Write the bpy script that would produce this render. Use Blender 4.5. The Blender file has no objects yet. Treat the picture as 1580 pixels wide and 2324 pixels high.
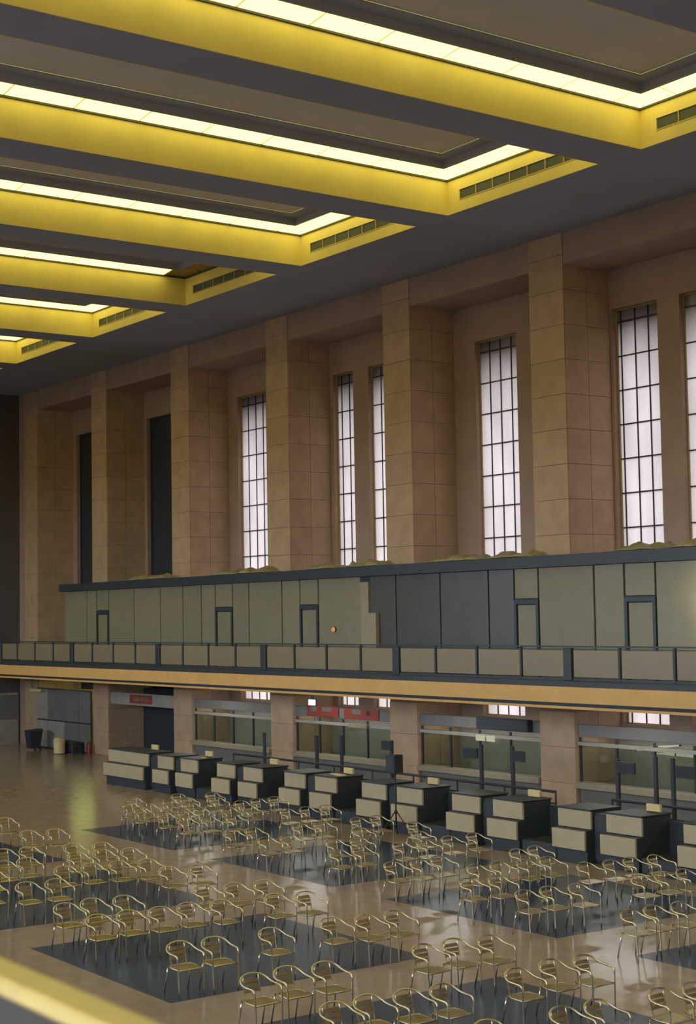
import bpy, math, random
from mathutils import Matrix, Vector
random.seed(7)

# ------------------------------------------------------------------ camera, world, exposure
scn = bpy.context.scene
COL = scn.collection
cam_d = bpy.data.cameras.new('camera')
cam = bpy.data.objects.new('camera', cam_d)
COL.objects.link(cam)
cam.matrix_world = Matrix(((0.583723, 0.063762, 0.809445, 0.0),
                           (0.811766, -0.024469, -0.583469, 0.0),
                           (-0.017397, 0.997665, -0.066043, 6.0),
                           (0, 0, 0, 1)))
cam_d.sensor_fit = 'VERTICAL'
cam_d.sensor_height = 36.0
cam_d.lens = 54.668
cam_d.clip_start = 0.05
cam_d.clip_end = 500
cam_d.dof.use_dof = True
cam_d.dof.focus_distance = 30.0
cam_d.dof.aperture_fstop = 3.2
scn.camera = cam

WORLD_STRENGTH = 9.4
world = bpy.data.worlds.new('overcast_sky')
scn.world = world
world.use_nodes = True
bgn = world.node_tree.nodes['Background']
bgn.inputs[0].default_value = (0.87, 0.94, 1.04, 1)
bgn.inputs[1].default_value = WORLD_STRENGTH

vs = scn.view_settings
vs.view_transform = 'Standard'
vs.look = 'None'
vs.gamma = 1.0
vs.use_curve_mapping = False
vs.exposure = 0.28
TUBE = (2.75, 2.42, 0.60)          # radiance of the luminous cove panels

# ------------------------------------------------------------------ materials
MATS = {}
def lin(c):
    return tuple(((v / 255 + 0.055) / 1.055) ** 2.4 if v > 10 else v / 255 / 12.92 for v in c)
def mat(name, rgb, rough=0.6, metal=0.0, noise=0.0, scale=3.0, bump=0.0, rand=0.0, spec=0.5, srgb=True, detail=5.0):
    """principled material with procedural mottling, optional bump and per-object tone"""
    m = bpy.data.materials.new(name); m.use_nodes = True
    nt = m.node_tree; n = nt.nodes; l = nt.links
    b = n['Principled BSDF']
    c = lin(rgb) if srgb else rgb
    b.inputs['Base Color'].default_value = (*c, 1)
    b.inputs['Roughness'].default_value = rough
    b.inputs['Metallic'].default_value = metal
    b.inputs['Specular IOR Level'].default_value = spec
    if noise or bump or rand:
        tc = n.new('ShaderNodeTexCoord')
        nz = n.new('ShaderNodeTexNoise'); nz.inputs['Scale'].default_value = scale; nz.inputs['Detail'].default_value = detail
        geo = n.new('ShaderNodeNewGeometry')
        l.new(geo.outputs['Position'], nz.inputs['Vector'])
        mr = n.new('ShaderNodeMapRange')
        mr.inputs['From Min'].default_value = 0.3; mr.inputs['From Max'].default_value = 0.7
        mr.inputs['To Min'].default_value = 1 - noise; mr.inputs['To Max'].default_value = 1 + noise
        l.new(nz.outputs['Fac'], mr.inputs['Value'])
        val = mr.outputs['Result']
        if rand:
            oi = n.new('ShaderNodeObjectInfo')
            r2 = n.new('ShaderNodeMapRange')
            r2.inputs['To Min'].default_value = 1 - rand; r2.inputs['To Max'].default_value = 1 + rand
            l.new(oi.outputs['Random'], r2.inputs['Value'])
            mu = n.new('ShaderNodeMath'); mu.operation = 'MULTIPLY'
            l.new(val, mu.inputs[0]); l.new(r2.outputs['Result'], mu.inputs[1])
            val = mu.outputs[0]
        vm = n.new('ShaderNodeVectorMath'); vm.operation = 'SCALE'
        vm.inputs[0].default_value = c
        l.new(val, vm.inputs['Scale'])
        l.new(vm.outputs[0], b.inputs['Base Color'])
        if bump:
            bp = n.new('ShaderNodeBump'); bp.inputs['Strength'].default_value = bump; bp.inputs['Distance'].default_value = 0.02
            l.new(nz.outputs['Fac'], bp.inputs['Height']); l.new(bp.outputs['Normal'], b.inputs['Normal'])
    MATS[name] = m
    return m
def emit(name, rgb, s=1.0):
    m = bpy.data.materials.new(name); m.use_nodes = True
    nt = m.node_tree
    for x in list(nt.nodes): nt.nodes.remove(x)
    o = nt.nodes.new('ShaderNodeOutputMaterial'); e = nt.nodes.new('ShaderNodeEmission')
    e.inputs[0].default_value = (*rgb, 1); e.inputs[1].default_value = s
    nt.links.new(e.outputs[0], o.inputs[0]); MATS[name] = m
    return m

mat('stone', (186, 157, 126), 0.65, noise=0.10, scale=1.7, bump=0.05, rand=0.04)
mat('wall', (166, 140, 120), 0.7, noise=0.08, scale=1.2, bump=0.05)
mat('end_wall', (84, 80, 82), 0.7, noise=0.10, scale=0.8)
mat('soffit', (152, 154, 170), 0.8, noise=0.05, scale=0.7)
mat('coffer_paint', (214, 194, 116), 0.6, noise=0.05, scale=1.3)
mat('coffer_inner', (200, 194, 196), 0.8, noise=0.04, scale=1.0)
mat('dark_trim', (58, 58, 58), 0.6)
mat('vent_dark', (58, 64, 66), 0.6)
mat('fascia_tan', (214, 168, 102), 0.6, noise=0.06, scale=2.2, bump=0.05)
mat('floor_stone', (164, 146, 134), 0.19, noise=0.10, scale=2.5, spec=0.6)
mat('inlay', (56, 74, 104), 0.25, noise=0.12, scale=3.0, spec=0.3)
mat('office_panel', (130, 123, 100), 0.45, noise=0.06, scale=2.0, rand=0.05)
mat('office_dark', (84, 82, 80), 0.3, noise=0.08, scale=2.0, rand=0.05)
mat('rail_panel', (136, 122, 98), 0.4, noise=0.05, scale=3.0, rand=0.04)
mat('dark_metal', (52, 58, 66), 0.45, metal=0.0, noise=0.05, scale=5)
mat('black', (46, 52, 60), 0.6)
mat('counter_panel', (184, 170, 142), 0.5, noise=0.05, scale=4.0, rand=0.04)
mat('counter_dark', (56, 62, 70), 0.5, noise=0.08, scale=4.0)
mat('booth_pale', (150, 140, 116), 0.5, noise=0.05, scale=3.0)
mat('booth_grey', (160, 154, 142), 0.6, noise=0.08, scale=2.0)
mat('booth_dark', (118, 116, 112), 0.6, noise=0.08, scale=2.0)
mat('red', (150, 62, 54), 0.5, noise=0.08, scale=8.0)
mat('cream', (226, 206, 150), 0.5, noise=0.03, scale=6)
mat('aluminium', (228, 222, 204), 0.18, metal=1.0)
mat('slat_alu', (212, 200, 164), 0.34, metal=1.0)
mat('rail_cap', (190, 164, 92), 0.28, noise=0.08, scale=14, spec=0.9)
mat('parapet', (46, 36, 26), 0.6, noise=0.10, scale=5, bump=0.05)
mat('sheet', (150, 138, 104), 0.4, noise=0.22, scale=5.0, bump=0.5)
mat('lamp_off', (150, 130, 84), 0.5, noise=0.05)
mat('bar', (52, 50, 44), 0.5)
mat('frame_brass', (176, 150, 92), 0.45)
mat('ground', (88, 84, 80), 0.9, noise=0.1, scale=0.5)
mat('joint', (150, 124, 100), 0.8)
emit('tube', TUBE)
emit('exit_lit', (0.72, 1.0, 0.95), 1.3)
emit('booth_glow', (0.95, 0.90, 0.66), 0.42)
emit('gallery_lamp', (1.0, 1.0, 0.72), 30.0)
emit('fill_glow', (0.95, 0.92, 0.85), 22.0)
emit('green_lamp', (1.0, 1.05, 0.28), 11.0)
emit('booth_fill', (0.95, 0.95, 0.88), 6.5)
emit('tube_joint', (0.62, 0.52, 0.13), 1.0)
emit('orange_lamp', (1.0, 0.36, 0.12), 0.55)

def translucent(name, rgb, a=0.85):
    m = bpy.data.materials.new(name); m.use_nodes = True
    nt = m.node_tree
    for x in list(nt.nodes): nt.nodes.remove(x)
    o = nt.nodes.new('ShaderNodeOutputMaterial')
    t = nt.nodes.new('ShaderNodeBsdfTranslucent')
    g = nt.nodes.new('ShaderNodeBsdfGlossy'); g.inputs['Roughness'].default_value = 0.2
    mx = nt.nodes.new('ShaderNodeMixShader'); mx.inputs[0].default_value = 1 - a
    geo = nt.nodes.new('ShaderNodeNewGeometry')
    nz = nt.nodes.new('ShaderNodeTexNoise'); nz.inputs['Scale'].default_value = 0.9; nz.inputs['Detail'].default_value = 3
    mp = nt.nodes.new('ShaderNodeMapping'); mp.inputs['Scale'].default_value = (1.6, 1, 0.5)
    nt.links.new(geo.outputs['Position'], mp.inputs[0]); nt.links.new(mp.outputs[0], nz.inputs['Vector'])
    mr = nt.nodes.new('ShaderNodeMapRange'); mr.inputs['To Min'].default_value = 0.78; mr.inputs['To Max'].default_value = 1.12
    nt.links.new(nz.outputs['Fac'], mr.inputs['Value'])
    vm = nt.nodes.new('ShaderNodeVectorMath'); vm.operation = 'SCALE'; vm.inputs[0].default_value = rgb
    nt.links.new(mr.outputs[0], vm.inputs['Scale'])
    nt.links.new(vm.outputs[0], t.inputs[0])
    g.inputs[0].default_value = (0.8, 0.8, 0.8, 1)
    nt.links.new(t.outputs[0], mx.inputs[1]); nt.links.new(g.outputs[0], mx.inputs[2])
    nt.links.new(mx.outputs[0], o.inputs[0]); MATS[name] = m
    return m
translucent('frosted', (0.455, 0.418, 0.408), 0.95)

def glass(name, tint, k):
    m = bpy.data.materials.new(name); m.use_nodes = True
    nt = m.node_tree
    for x in list(nt.nodes): nt.nodes.remove(x)
    o = nt.nodes.new('ShaderNodeOutputMaterial')
    t = nt.nodes.new('ShaderNodeBsdfTransparent'); t.inputs[0].default_value = (*tint, 1)
    g = nt.nodes.new('ShaderNodeBsdfGlossy'); g.inputs['Roughness'].default_value = 0.05
    mx = nt.nodes.new('ShaderNodeMixShader'); mx.inputs[0].default_value = k
    nt.links.new(t.outputs[0], mx.inputs[1]); nt.links.new(g.outputs[0], mx.inputs[2])
    nt.links.new(mx.outputs[0], o.inputs[0]); MATS[name] = m
glass('booth_glass', (0.80, 0.85, 0.80), 0.10)
glass('clear_glass', (0.86, 0.88, 0.90), 0.06)

# ------------------------------------------------------------------ mesh helpers
class MB:
    def __init__(s): s.v = []; s.f = []; s.sm = []
    def box(s, x0, x1, y0, y1, z0, z1):
        if x0 > x1: x0, x1 = x1, x0
        if y0 > y1: y0, y1 = y1, y0
        i = len(s.v)
        s.v += [(x0,y0,z0),(x1,y0,z0),(x1,y1,z0),(x0,y1,z0),(x0,y0,z1),(x1,y0,z1),(x1,y1,z1),(x0,y1,z1)]
        s.f += [(i,i+3,i+2,i+1),(i+4,i+5,i+6,i+7),(i,i+1,i+5,i+4),(i+1,i+2,i+6,i+5),(i+2,i+3,i+7,i+6),(i+3,i,i+4,i+7)]
        s.sm += [False]*6
        return s
    def bbox(s, x0, x1, y0, y1, z0, z1, b=0.02):
        """box with chamfered edges"""
        i = len(s.v)
        for z, q in ((z0,b),(z0+b,0),(z1-b,0),(z1,b)):
            s.v += [(x0+q+b*(q==0),y0+q,z),(x1-q-b*(q==0),y0+q,z),(x1-q,y0+q+b*(q==0),z),(x1-q,y1-q-b*(q==0),z),
                    (x1-q-b*(q==0),y1-q,z),(x0+q+b*(q==0),y1-q,z),(x0+q,y1-q-b*(q==0),z),(x0+q,y0+q+b*(q==0),z)]
        s.f.append(tuple(i+k for k in range(7,-1,-1))); s.sm.append(False)
        s.f.append(tuple(i+24+k for k in range(8))); s.sm.append(False)
        for r in range(3):
            for k in range(8):
                a = i+r*8+k; c = i+r*8+(k+1)%8
                s.f.append((a,c,c+8,a+8)); s.sm.append(False)
        return s
    def hexa(s, p):
        """8 points: bottom 4 then top 4"""
        i = len(s.v); s.v += [tuple(q) for q in p]
        s.f += [(i,i+3,i+2,i+1),(i+4,i+5,i+6,i+7),(i,i+1,i+5,i+4),(i+1,i+2,i+6,i+5),(i+2,i+3,i+7,i+6),(i+3,i,i+4,i+7)]
        s.sm += [False]*6
        return s
    def tube(s, pts, r, n=7, cap=True, closed=False):
        pts = [Vector(p) for p in pts]; m = len(pts)
        rs = r if isinstance(r, (list, tuple)) else [r]*m
        up = None; base = len(s.v)
        for k, p in enumerate(pts):
            if closed: t = pts[(k+1)%m]-pts[k-1]
            else: t = pts[min(k+1,m-1)]-pts[max(k-1,0)]
            t.normalize()
            if up is None:
                a = Vector((0,0,1)) if abs(t.z) < 0.9 else Vector((1,0,0))
                up = (a - t*a.dot(t)).normalized()
            else:
                up = (up - t*up.dot(t)).normalized()
            w = t.cross(up)
            for j in range(n):
                an = 2*math.pi*j/n
                q = p + (up*math.cos(an)+w*math.sin(an))*rs[k]
                s.v.append(tuple(q))
        for k in range(m if closed else m-1):
            for j in range(n):
                a = base+k*n+j; b = base+k*n+(j+1)%n
                c = base+((k+1)%m)*n+(j+1)%n; d = base+((k+1)%m)*n+j
                s.f.append((a,b,c,d)); s.sm.append(True)
        if cap and not closed:
            s.f.append(tuple(base+j for j in range(n-1,-1,-1))); s.sm.append(False)
            s.f.append(tuple(base+(m-1)*n+j for j in range(n))); s.sm.append(False)
        return s
    def lathe(s, prof, n=16, cx=0, cy=0):
        base = len(s.v); m = len(prof)
        for r, z in prof:
            for j in range(n):
                a = 2*math.pi*j/n
                s.v.append((cx+r*math.cos(a), cy+r*math.sin(a), z))
        for k in range(m-1):
            for j in range(n):
                a = base+k*n+j; b = base+k*n+(j+1)%n
                s.f.append((a,b,b+n,a+n)); s.sm.append(True)
        s.f.append(tuple(base+j for j in range(n-1,-1,-1))); s.sm.append(False)
        s.f.append(tuple(base+(m-1)*n+j for j in range(n))); s.sm.append(False)
        return s
    def mesh(s, name, m, org=(0,0,0)):
        me = bpy.data.meshes.new(name)
        ox, oy, oz = org
        me.from_pydata([(x-ox,y-oy,z-oz) for x,y,z in s.v], [], s.f)
        me.polygons.foreach_set('use_smooth', s.sm)
        me.materials.append(MATS[m]); me.update()
        return me
    def build(s, name, m, parent=None, org=None):
        """world coordinates in; a child is stored relative to its thing's base point"""
        if org is None:
            org = (0,0,0)
            p = parent
            while p is not None:
                org = tuple(a+b for a, b in zip(org, p.location)); p = p.parent
        o = bpy.data.objects.new(name, s.mesh(name, m, org))
        COL.objects.link(o)
        if parent is not None: o.parent = parent
        return o
def B(*a): return MB().box(*a)
def BB(*a, b=0.02): return MB().bbox(*a, b=b)
def own(o):
    """move a single-mesh thing's origin to its base centre"""
    me = o.data
    xs = [v.co for v in me.vertices]
    c = Vector(((min(v.x for v in xs)+max(v.x for v in xs))/2, (min(v.y for v in xs)+max(v.y for v in xs))/2, min(v.z for v in xs)))
    me.transform(Matrix.Translation(-c)); o.location = c
    return o
def inst(name, me, loc, parent=None, rz=0):
    o = bpy.data.objects.new(name, me); COL.objects.link(o)
    if parent is not None:
        o.parent = parent
        pl = Vector((0,0,0)); p = parent
        while p is not None: pl = pl + p.location; p = p.parent
        o.location = Vector(loc) - pl
    else: o.location = loc
    o.rotation_euler[2] = rz
    return o
def struct(o): o['kind'] = 'structure'; return o
def tag(o, label, cat, group=None, kind=None):
    o['label'] = label; o['category'] = cat
    if group: o['group'] = group
    if kind: o['kind'] = kind
    return o
def thing(name, label, cat, loc, group=None, rz=0):
    o = bpy.data.objects.new(name, None); COL.objects.link(o)
    o.empty_display_size = 0.2
    o.location = loc; o.rotation_euler[2] = rz
    return tag(o, label, cat, group)
def copy_tree(o, parent=None):
    c = o.copy(); COL.objects.link(c); c.parent = parent
    for ch in list(o.children): copy_tree(ch, c)
    return c

# ------------------------------------------------------------------ dimensions (metres, camera above the origin)
D = 7.33
XL, XR = -71.6, 12.0                 # hall ends
YO, YP, YB = -4.6, 31.62, 33.5       # opposite wall, pier fronts, window wall
ZC = 17.13                           # soffit of the ceiling beams
PIER_W = 1.48
def pier_x(i): return -71.0 + D*i    # left edge of pier i

# ------------------------------------------------------------------ floor
floor = struct(B(XL, XR, YO, 34.2, -0.3, 0.0).build('floor', 'floor_stone'))
for y0, y1, off in ((12.1, 17.2, -27.0), (20.0, 25.0, -26.65)):
    for n in range(-2, 4):
        x0 = off + 7.2*n
        BB(x0, x0+5.25, y0, y1, -0.05, 0.003, b=0.002).build('dark_inlay', 'inlay', floor)
struct(B(-700, 700, 34.2, 900, -0.3, -0.1).build('ground_outside', 'ground'))

# ------------------------------------------------------------------ ceiling with lit coffers
CF_Y0, CF_Y1 = 1.4, 27.54
FAR = [-25.8 - 7.36*k for k in range(-4, 7)]      # far (-X) edge of every coffer
CW = 5.95
mbc = MB()
mbc.box(XL, XR, YO, 34.2, 18.75, 19.0)
mbc.box(XL, XR, CF_Y1, 34.2, ZC, 18.75)
mbc.box(XL, XR, YO, CF_Y0, ZC, 18.75)
edges = sorted(FAR)
prev = XL
for xf in edges:
    mbc.box(prev, xf, CF_Y0, CF_Y1, ZC, 18.75); prev = xf + CW
mbc.box(prev, XR, CF_Y0, CF_Y1, ZC, 18.75)
ceiling = struct(mbc.build('ceiling', 'soffit'))
SW = 0.66                                         # width of the luminous strip
Z0, Z1 = 18.13, 18.20
def strip_piece(xf, side, a, b):
    """luminous panel on one side of a coffer, between a and b along that side; mitred at the corners"""
    x0, x1, y0, y1 = xf+0.03, xf+CW-0.03, CF_Y0+0.03, CF_Y1-0.03
    t = 0.03; m = MB()
    def clampi(v, lo, hi): return min(max(v, lo+SW), hi-SW)
    if side == 'far':
        ai, bi = (clampi(a,y0,y1) if a<=y0+.01 else a), (clampi(b,y0,y1) if b>=y1-.01 else b)
        p = [(x0,a,Z0),(x0+SW,ai,Z1),(x0+SW,bi,Z1),(x0,b,Z0)]
    elif side == 'near':
        ai, bi = (clampi(a,y0,y1) if a<=y0+.01 else a), (clampi(b,y0,y1) if b>=y1-.01 else b)
        p = [(x1,a,Z0),(x1,b,Z0),(x1-SW,bi,Z1),(x1-SW,ai,Z1)]
    elif side == 'wall':
        ai, bi = (clampi(a,x0,x1) if a<=x0+.01 else a), (clampi(b,x0,x1) if b>=x1-.01 else b)
        p = [(a,y1,Z0),(ai,y1-SW,Z1),(bi,y1-SW,Z1),(b,y1,Z0)]
    else:
        ai, bi = (clampi(a,x0,x1) if a<=x0+.01 else a), (clampi(b,x0,x1) if b>=x1-.01 else b)
        p = [(a,y0,Z0),(b,y0,Z0),(bi,y0+SW,Z1),(ai,y0+SW,Z1)]
    m.hexa(p + [(x,y,z+t) for x,y,z in p])
    return m
for ci, xf in enumerate(FAR):
    k = ci - 4
    vis = 0 <= k <= 6
    x0, x1, y0, y1 = xf, xf+CW, CF_Y0, CF_Y1
    # painted fascia boards
    B(x0, x0+0.03, y0, y1, ZC-0.005, 18.08).build('coffer_fascia', 'coffer_paint', ceiling)
    B(x1-0.03, x1, y0, y1, ZC-0.005, 18.08).build('coffer_fascia', 'coffer_paint', ceiling)
    B(x0+0.03, x1-0.03, y0, y0+0.03, ZC-0.005, 18.08).build('coffer_fascia', 'coffer_paint', ceiling)
    va, vb, vz0, vz1 = x0+0.55, x1-0.55, 17.46, 17.74
    fm = MB()
    fm.box(x0+0.03, x1-0.03, y1-0.03, y1, ZC-0.005, vz0); fm.box(x0+0.03, x1-0.03, y1-0.03, y1, vz1, 18.08)
    fm.box(x0+0.03, va, y1-0.03, y1, vz0, vz1); fm.box(vb, x1-0.03, y1-0.03, y1, vz0, vz1)
    fm.build('coffer_fascia', 'coffer_paint', ceiling)
    gr = B(va, vb, y1-0.006, y1+0.01, vz0, vz1).build('vent_grille', 'vent_dark', ceiling)
    if vis:
        nb = 7
        for q in range(1, nb):
            xx = va + (vb-va)*q/nb
            B(xx-0.012, xx+0.012, y1-0.028, y1-0.006, vz0, vz1).build('vent_bar', 'frame_brass', gr)
        B(va, vb, y1-0.04, y1-0.006, vz0-0.02, vz0+0.012).build('vent_sill', 'frame_brass', gr)
    # dark lip below the panels
    lm = MB()
    lm.box(x0, x0+0.07, y0, y1, 18.075, 18.125); lm.box(x1-0.07, x1, y0, y1, 18.075, 18.125)
    lm.box(x0+0.07, x1-0.07, y1-0.07, y1, 18.075, 18.125); lm.box(x0+0.07, x1-0.07, y0, y0+0.07, 18.075, 18.125)
    lm.build('lip', 'dark_trim', ceiling)
    # inner frame and panel
    im = MB(); a = SW+0.03
    for q0, q1, za, zb in ((a-0.03, a+0.02, 18.19, 18.42), (a+0.02, a+0.42, 18.40, 18.44)):
        im.box(x0+q0, x0+q1, y0+q0, y1-q0, za, zb); im.box(x1-q1, x1-q0, y0+q0, y1-q0, za, zb)
        im.box(x0+q1, x1-q1, y1-q1, y1-q0, za, zb); im.box(x0+q1, x1-q1, y0+q0, y0+q1, za, zb)
    im.build('inner_frame', 'soffit', ceiling)
    ip = MB().box(x0+a+0.42, x1-a-0.42, y0+a+0.42, y1-a-0.42, 18.45, 18.5)
    ip.build('coffer_panel', 'coffer_inner', ceiling)
    # the luminous panels of this coffer are one lamp
    L = thing('cove_light', '', 'ceiling light', (x0+CW/2, (y0+y1)/2, 18.13), 'cove lights around the ceiling coffers')
    if vis:
        L['label'] = ('yellow cove light around a ceiling coffer, its corner panels by the wall unlit' if k == 3
                      else 'glowing yellow cove light running around a ceiling coffer above a cream fascia')
    else:
        L['label'] = 'glowing yellow cove light around a ceiling coffer towards the near end of the hall'
        L['group'] = 'cove lights nearer than the picture'
    g = 0.028
    def joint_far(y_): MB().hexa([(x0+0.03,y_-0.03,Z0+0.012),(x0+0.03+SW,y_-0.03,Z1+0.012),(x0+0.03+SW,y_+0.03,Z1+0.012),(x0+0.03,y_+0.03,Z0+0.012),(x0+0.03,y_-0.03,Z0+0.028),(x0+0.03+SW,y_-0.03,Z1+0.028),(x0+0.03+SW,y_+0.03,Z1+0.028),(x0+0.03,y_+0.03,Z0+0.028)]).build('panel_joint', 'tube_joint', L)
    def joint_wall(x_): MB().hexa([(x_-0.03,y1-0.03-SW,Z1+0.012),(x_+0.03,y1-0.03-SW,Z1+0.012),(x_+0.03,y1-0.03,Z0+0.012),(x_-0.03,y1-0.03,Z0+0.012),(x_-0.03,y1-0.03-SW,Z1+0.028),(x_+0.03,y1-0.03-SW,Z1+0.028),(x_+0.03,y1-0.03,Z0+0.028),(x_-0.03,y1-0.03,Z0+0.028)]).build('panel_joint', 'tube_joint', L)
    ya, yb, xa, xb = y0+0.03, y1-0.03, x0+0.03, x1-0.03
    if vis:
        js = [yb, 26.63]
        while js[-1]-1.765 > ya+0.5: js.append(js[-1]-1.765)
        js.append(ya)
        for q in range(len(js)-1):
            hi, lo = js[q], js[q+1]
            off = (k == 3 and q < 1)
            if lo > ya: joint_far(lo)
            strip_piece(xf, 'far', lo+(g if lo > ya else 0), hi-(g if hi < yb else 0)).build('light_panel', 'lamp_off' if off else 'tube', L)
        js = [xa, xa+1.2, xa+2.97, xa+4.73, xb]
        for q in range(4):
            lo, hi = js[q], js[q+1]
            if lo > xa and k != 3: joint_wall(lo)
            strip_piece(xf, 'wall', lo+(g if lo > xa else 0), hi-(g if hi < xb else 0)).build('light_panel', 'lamp_off' if k == 3 else 'tube', L)
    else:
        strip_piece(xf, 'far', ya, yb).build('light_panel', 'tube', L)
        strip_piece(xf, 'wall', xa, xb).build('light_panel', 'tube', L)
    strip_piece(xf, 'near', ya, yb).build('light_panel', 'tube', L)
    strip_piece(xf, 'cam', xa, xb).build('light_panel', 'tube', L)

# ------------------------------------------------------------------ window wall with stone piers
WZ0, WZ1 = 2.66, 15.0
BAR0, BAR = 8.445, 1.028                       # a horizontal glazing bar and the row height
# columns of panes for the windows, bay by bay (bay b lies between pier b and pier b+1)
BAYWIN = {
 5: [[-32.77,-32.60,-32.03,-31.50,-30.95], [-30.10,-29.58,-29.06,-28.54,-28.02]],
 4: [[-39.09,-38.58,-38.06,-37.53,-37.05]],
 3: [[-47.30,-47.02,-46.53,-46.02], [-45.09,-44.57,-44.05,-43.53]],
 2: [[-54.12,-53.61,-53.04,-52.50,-51.96]],
}
BLIND = {1: [-61.92, -58.4], 0: [-69.07, -65.6]}
# beyond the frame: the same rhythm of windows
for b in range(6, 11):
    x = pier_x(b)
    BAYWIN[b] = [[x+2.7, x+4.8]] if b % 2 == 0 else [[x+1.7, x+3.5], [x+4.1, x+6.1]]
wm = MB()
for b in range(0, 11):
    a, c = pier_x(b)+PIER_W, pier_x(b+1)
    op = [(w[0], w[-1]) for w in BAYWIN.get(b, [])]
    if b in BLIND: op = [tuple(BLIND[b])]
    wm.box(a, c, YB, 34.1, 0, WZ0); wm.box(a, c, YB, 34.1, WZ1, 19)
    cur = a
    for p, q in op:
        if p > cur: wm.box(cur, p, YB, 34.1, WZ0, WZ1)
        cur = q
    wm.box(cur, c, YB, 34.1, WZ0, WZ1)
    wm.box(a, c, YP+0.03, YB, 16.2, ZC)          # lintel over the bay
wm.box(XL, pier_x(0), YP, 34.1, 0, 19)
wm.box(pier_x(11), XR, YP, 34.1, 0, 19)
wall = struct(wm.build('wall_right', 'wall'))
# piers, clad in stone slabs
COURSE = 1.03
sl_front = BB(0.006, PIER_W-0.006, 0, 0.03, 0.006, COURSE-0.006, b=0.005).mesh('stone_slab', 'stone')
dep = YB-YP-0.03
sl_side = BB(0, 0.03, 0.006, dep/2-0.006, 0.006, COURSE-0.006, b=0.005).mesh('stone_slab_side', 'stone')
for i in range(0, 12):
    x = pier_x(i)
    top = ZC
    p = B(x, x+PIER_W-0.03, YP+0.03, 34.1, 0, top).build('pier', 'joint', wall)
    if i > 6: 
        continue
    n = 0; z = 0.0
    while z < top-0.3:
        if z+COURSE < 3.45 or z > 6.6 or (i <= 1 and z > 3.9):
            inst('stone_slab', sl_front, (x, YP, z), p)
            inst('stone_slab', sl_side, (x+PIER_W-0.03, YP+0.03, z), p)
            inst('stone_slab', sl_side, (x+PIER_W-0.03, YP+0.03+dep/2, z), p)
        z += COURSE
# windows
YG = 33.72
wn = 0
for b in sorted(BAYWIN):
    for cols in BAYWIN[b]:
        wn += 1
        full = b <= 5
        x0, x1 = cols[0], cols[-1]
        fr = MB()
        fr.box(x0-0.02, x0+0.035, YG-0.05, YG+0.05, WZ0, WZ1); fr.box(x1-0.035, x1+0.02, YG-0.05, YG+0.05, WZ0, WZ1)
        fr.box(x0, x1, YG-0.05, YG+0.05, WZ0-0.02, WZ0+0.03); fr.box(x0, x1, YG-0.05, YG+0.05, WZ1-0.04, WZ1+0.02)
        w = struct(fr.build('window_%d' % wn, 'frame_brass'))
        if not full:
            B(x0, x1, YG-0.004, YG+0.004, WZ0, WZ1).build('pane', 'frosted', w); continue
        zs = [WZ0] + [BAR0 + BAR*q for q in range(-5, 7) if BAR0+BAR*q < WZ1-0.2] + [WZ1]
        zs_show = [zs[0], zs[1]] + [z for z in zs if z > 7.3]
        for xx in cols[1:-1]:
            B(xx-0.017, xx+0.017, YG-0.03, YG+0.03, WZ0, WZ1).build('glazing_bar', 'bar', w)
        for zz in zs[1:-1]:
            B(x0, x1, YG-0.035, YG+0.035, zz-0.017, zz+0.017).build('glazing_bar', 'bar', w)
        for q in range(len(zs_show)-1):
            for c in range(len(cols)-1):
                B(cols[c]+0.005, cols[c+1]-0.005, YG-0.004, YG+0.004, zs_show[q]+0.005, zs_show[q+1]-0.005).build('pane', 'frosted', w)
for b, (x0, x1) in BLIND.items():
    wn += 1
    fr = MB()
    fr.box(x0, x0+0.06, YG-0.05, YG+0.05, WZ0, WZ1); fr.box(x1-0.06, x1, YG-0.05, YG+0.05, WZ0, WZ1)
    fr.box(x0, x1, YG-0.05, YG+0.05, WZ1-0.06, WZ1); fr.box(x0, x1, YG-0.05, YG+0.05, WZ0, WZ0+0.06)
    w = struct(fr.build('window_%d' % wn, 'dark_metal'))
    B(x0, x1, YG, YG+0.03, WZ0, WZ1).build('blackout_board', 'black', w)
# unseen eaves outside, shaped to darken the tops of the windows
struct(B(XL-1, XR+1, 34.1, 35.5, 14.5, 15.5).build('trim_1', 'wall'))

# ------------------------------------------------------------------ other walls
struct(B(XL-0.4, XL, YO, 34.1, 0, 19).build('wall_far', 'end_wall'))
struct(B(XR, XR+0.4, YO, 34.1, 0, 19).build('wall_near', 'wall'))
om = MB(); opp = []
for b in range(0, 11):
    a, c = pier_x(b), pier_x(b+1)
    om.box(a, a+1.5, YO-0.6, YO, 0, 19); om.box(a+1.5, c, YO-0.6, YO, 0, 5.0); om.box(a+1.5, c, YO-0.6, YO, 12.5, 19)
    opp.append((a+1.5, c))
om.box(XL, pier_x(0), YO-0.6, YO, 0, 19); om.box(pier_x(11), XR, YO-0.6, YO, 0, 19)
struct(om.build('wall_left', 'wall'))
for x0, x1 in opp:  # unseen windows added and sized to bring in fill daylight
    wn += 1
    f = MB(); f.box(x0, x0+0.05, YO-0.45, YO-0.35, 5, 12.5); f.box(x1-0.05, x1, YO-0.45, YO-0.35, 5, 12.5)
    for q in range(1, 8): f.box(x0, x1, YO-0.43, YO-0.37, 5+q-0.02, 5+q+0.02)
    for q in range(1, 6): f.box(x0+(x1-x0)*q/6-0.02, x0+(x1-x0)*q/6+0.02, YO-0.43, YO-0.37, 5, 12.5)
    w = struct(f.build('window_%d' % wn, 'bar'))
    B(x0, x1, YO-0.404, YO-0.396, 5.0, 12.5).build('pane', 'clear_glass', w)
struct(B(-700, 700, -900, YO-0.6, -0.3, -0.1).build('ground_outside', 'ground'))

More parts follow.
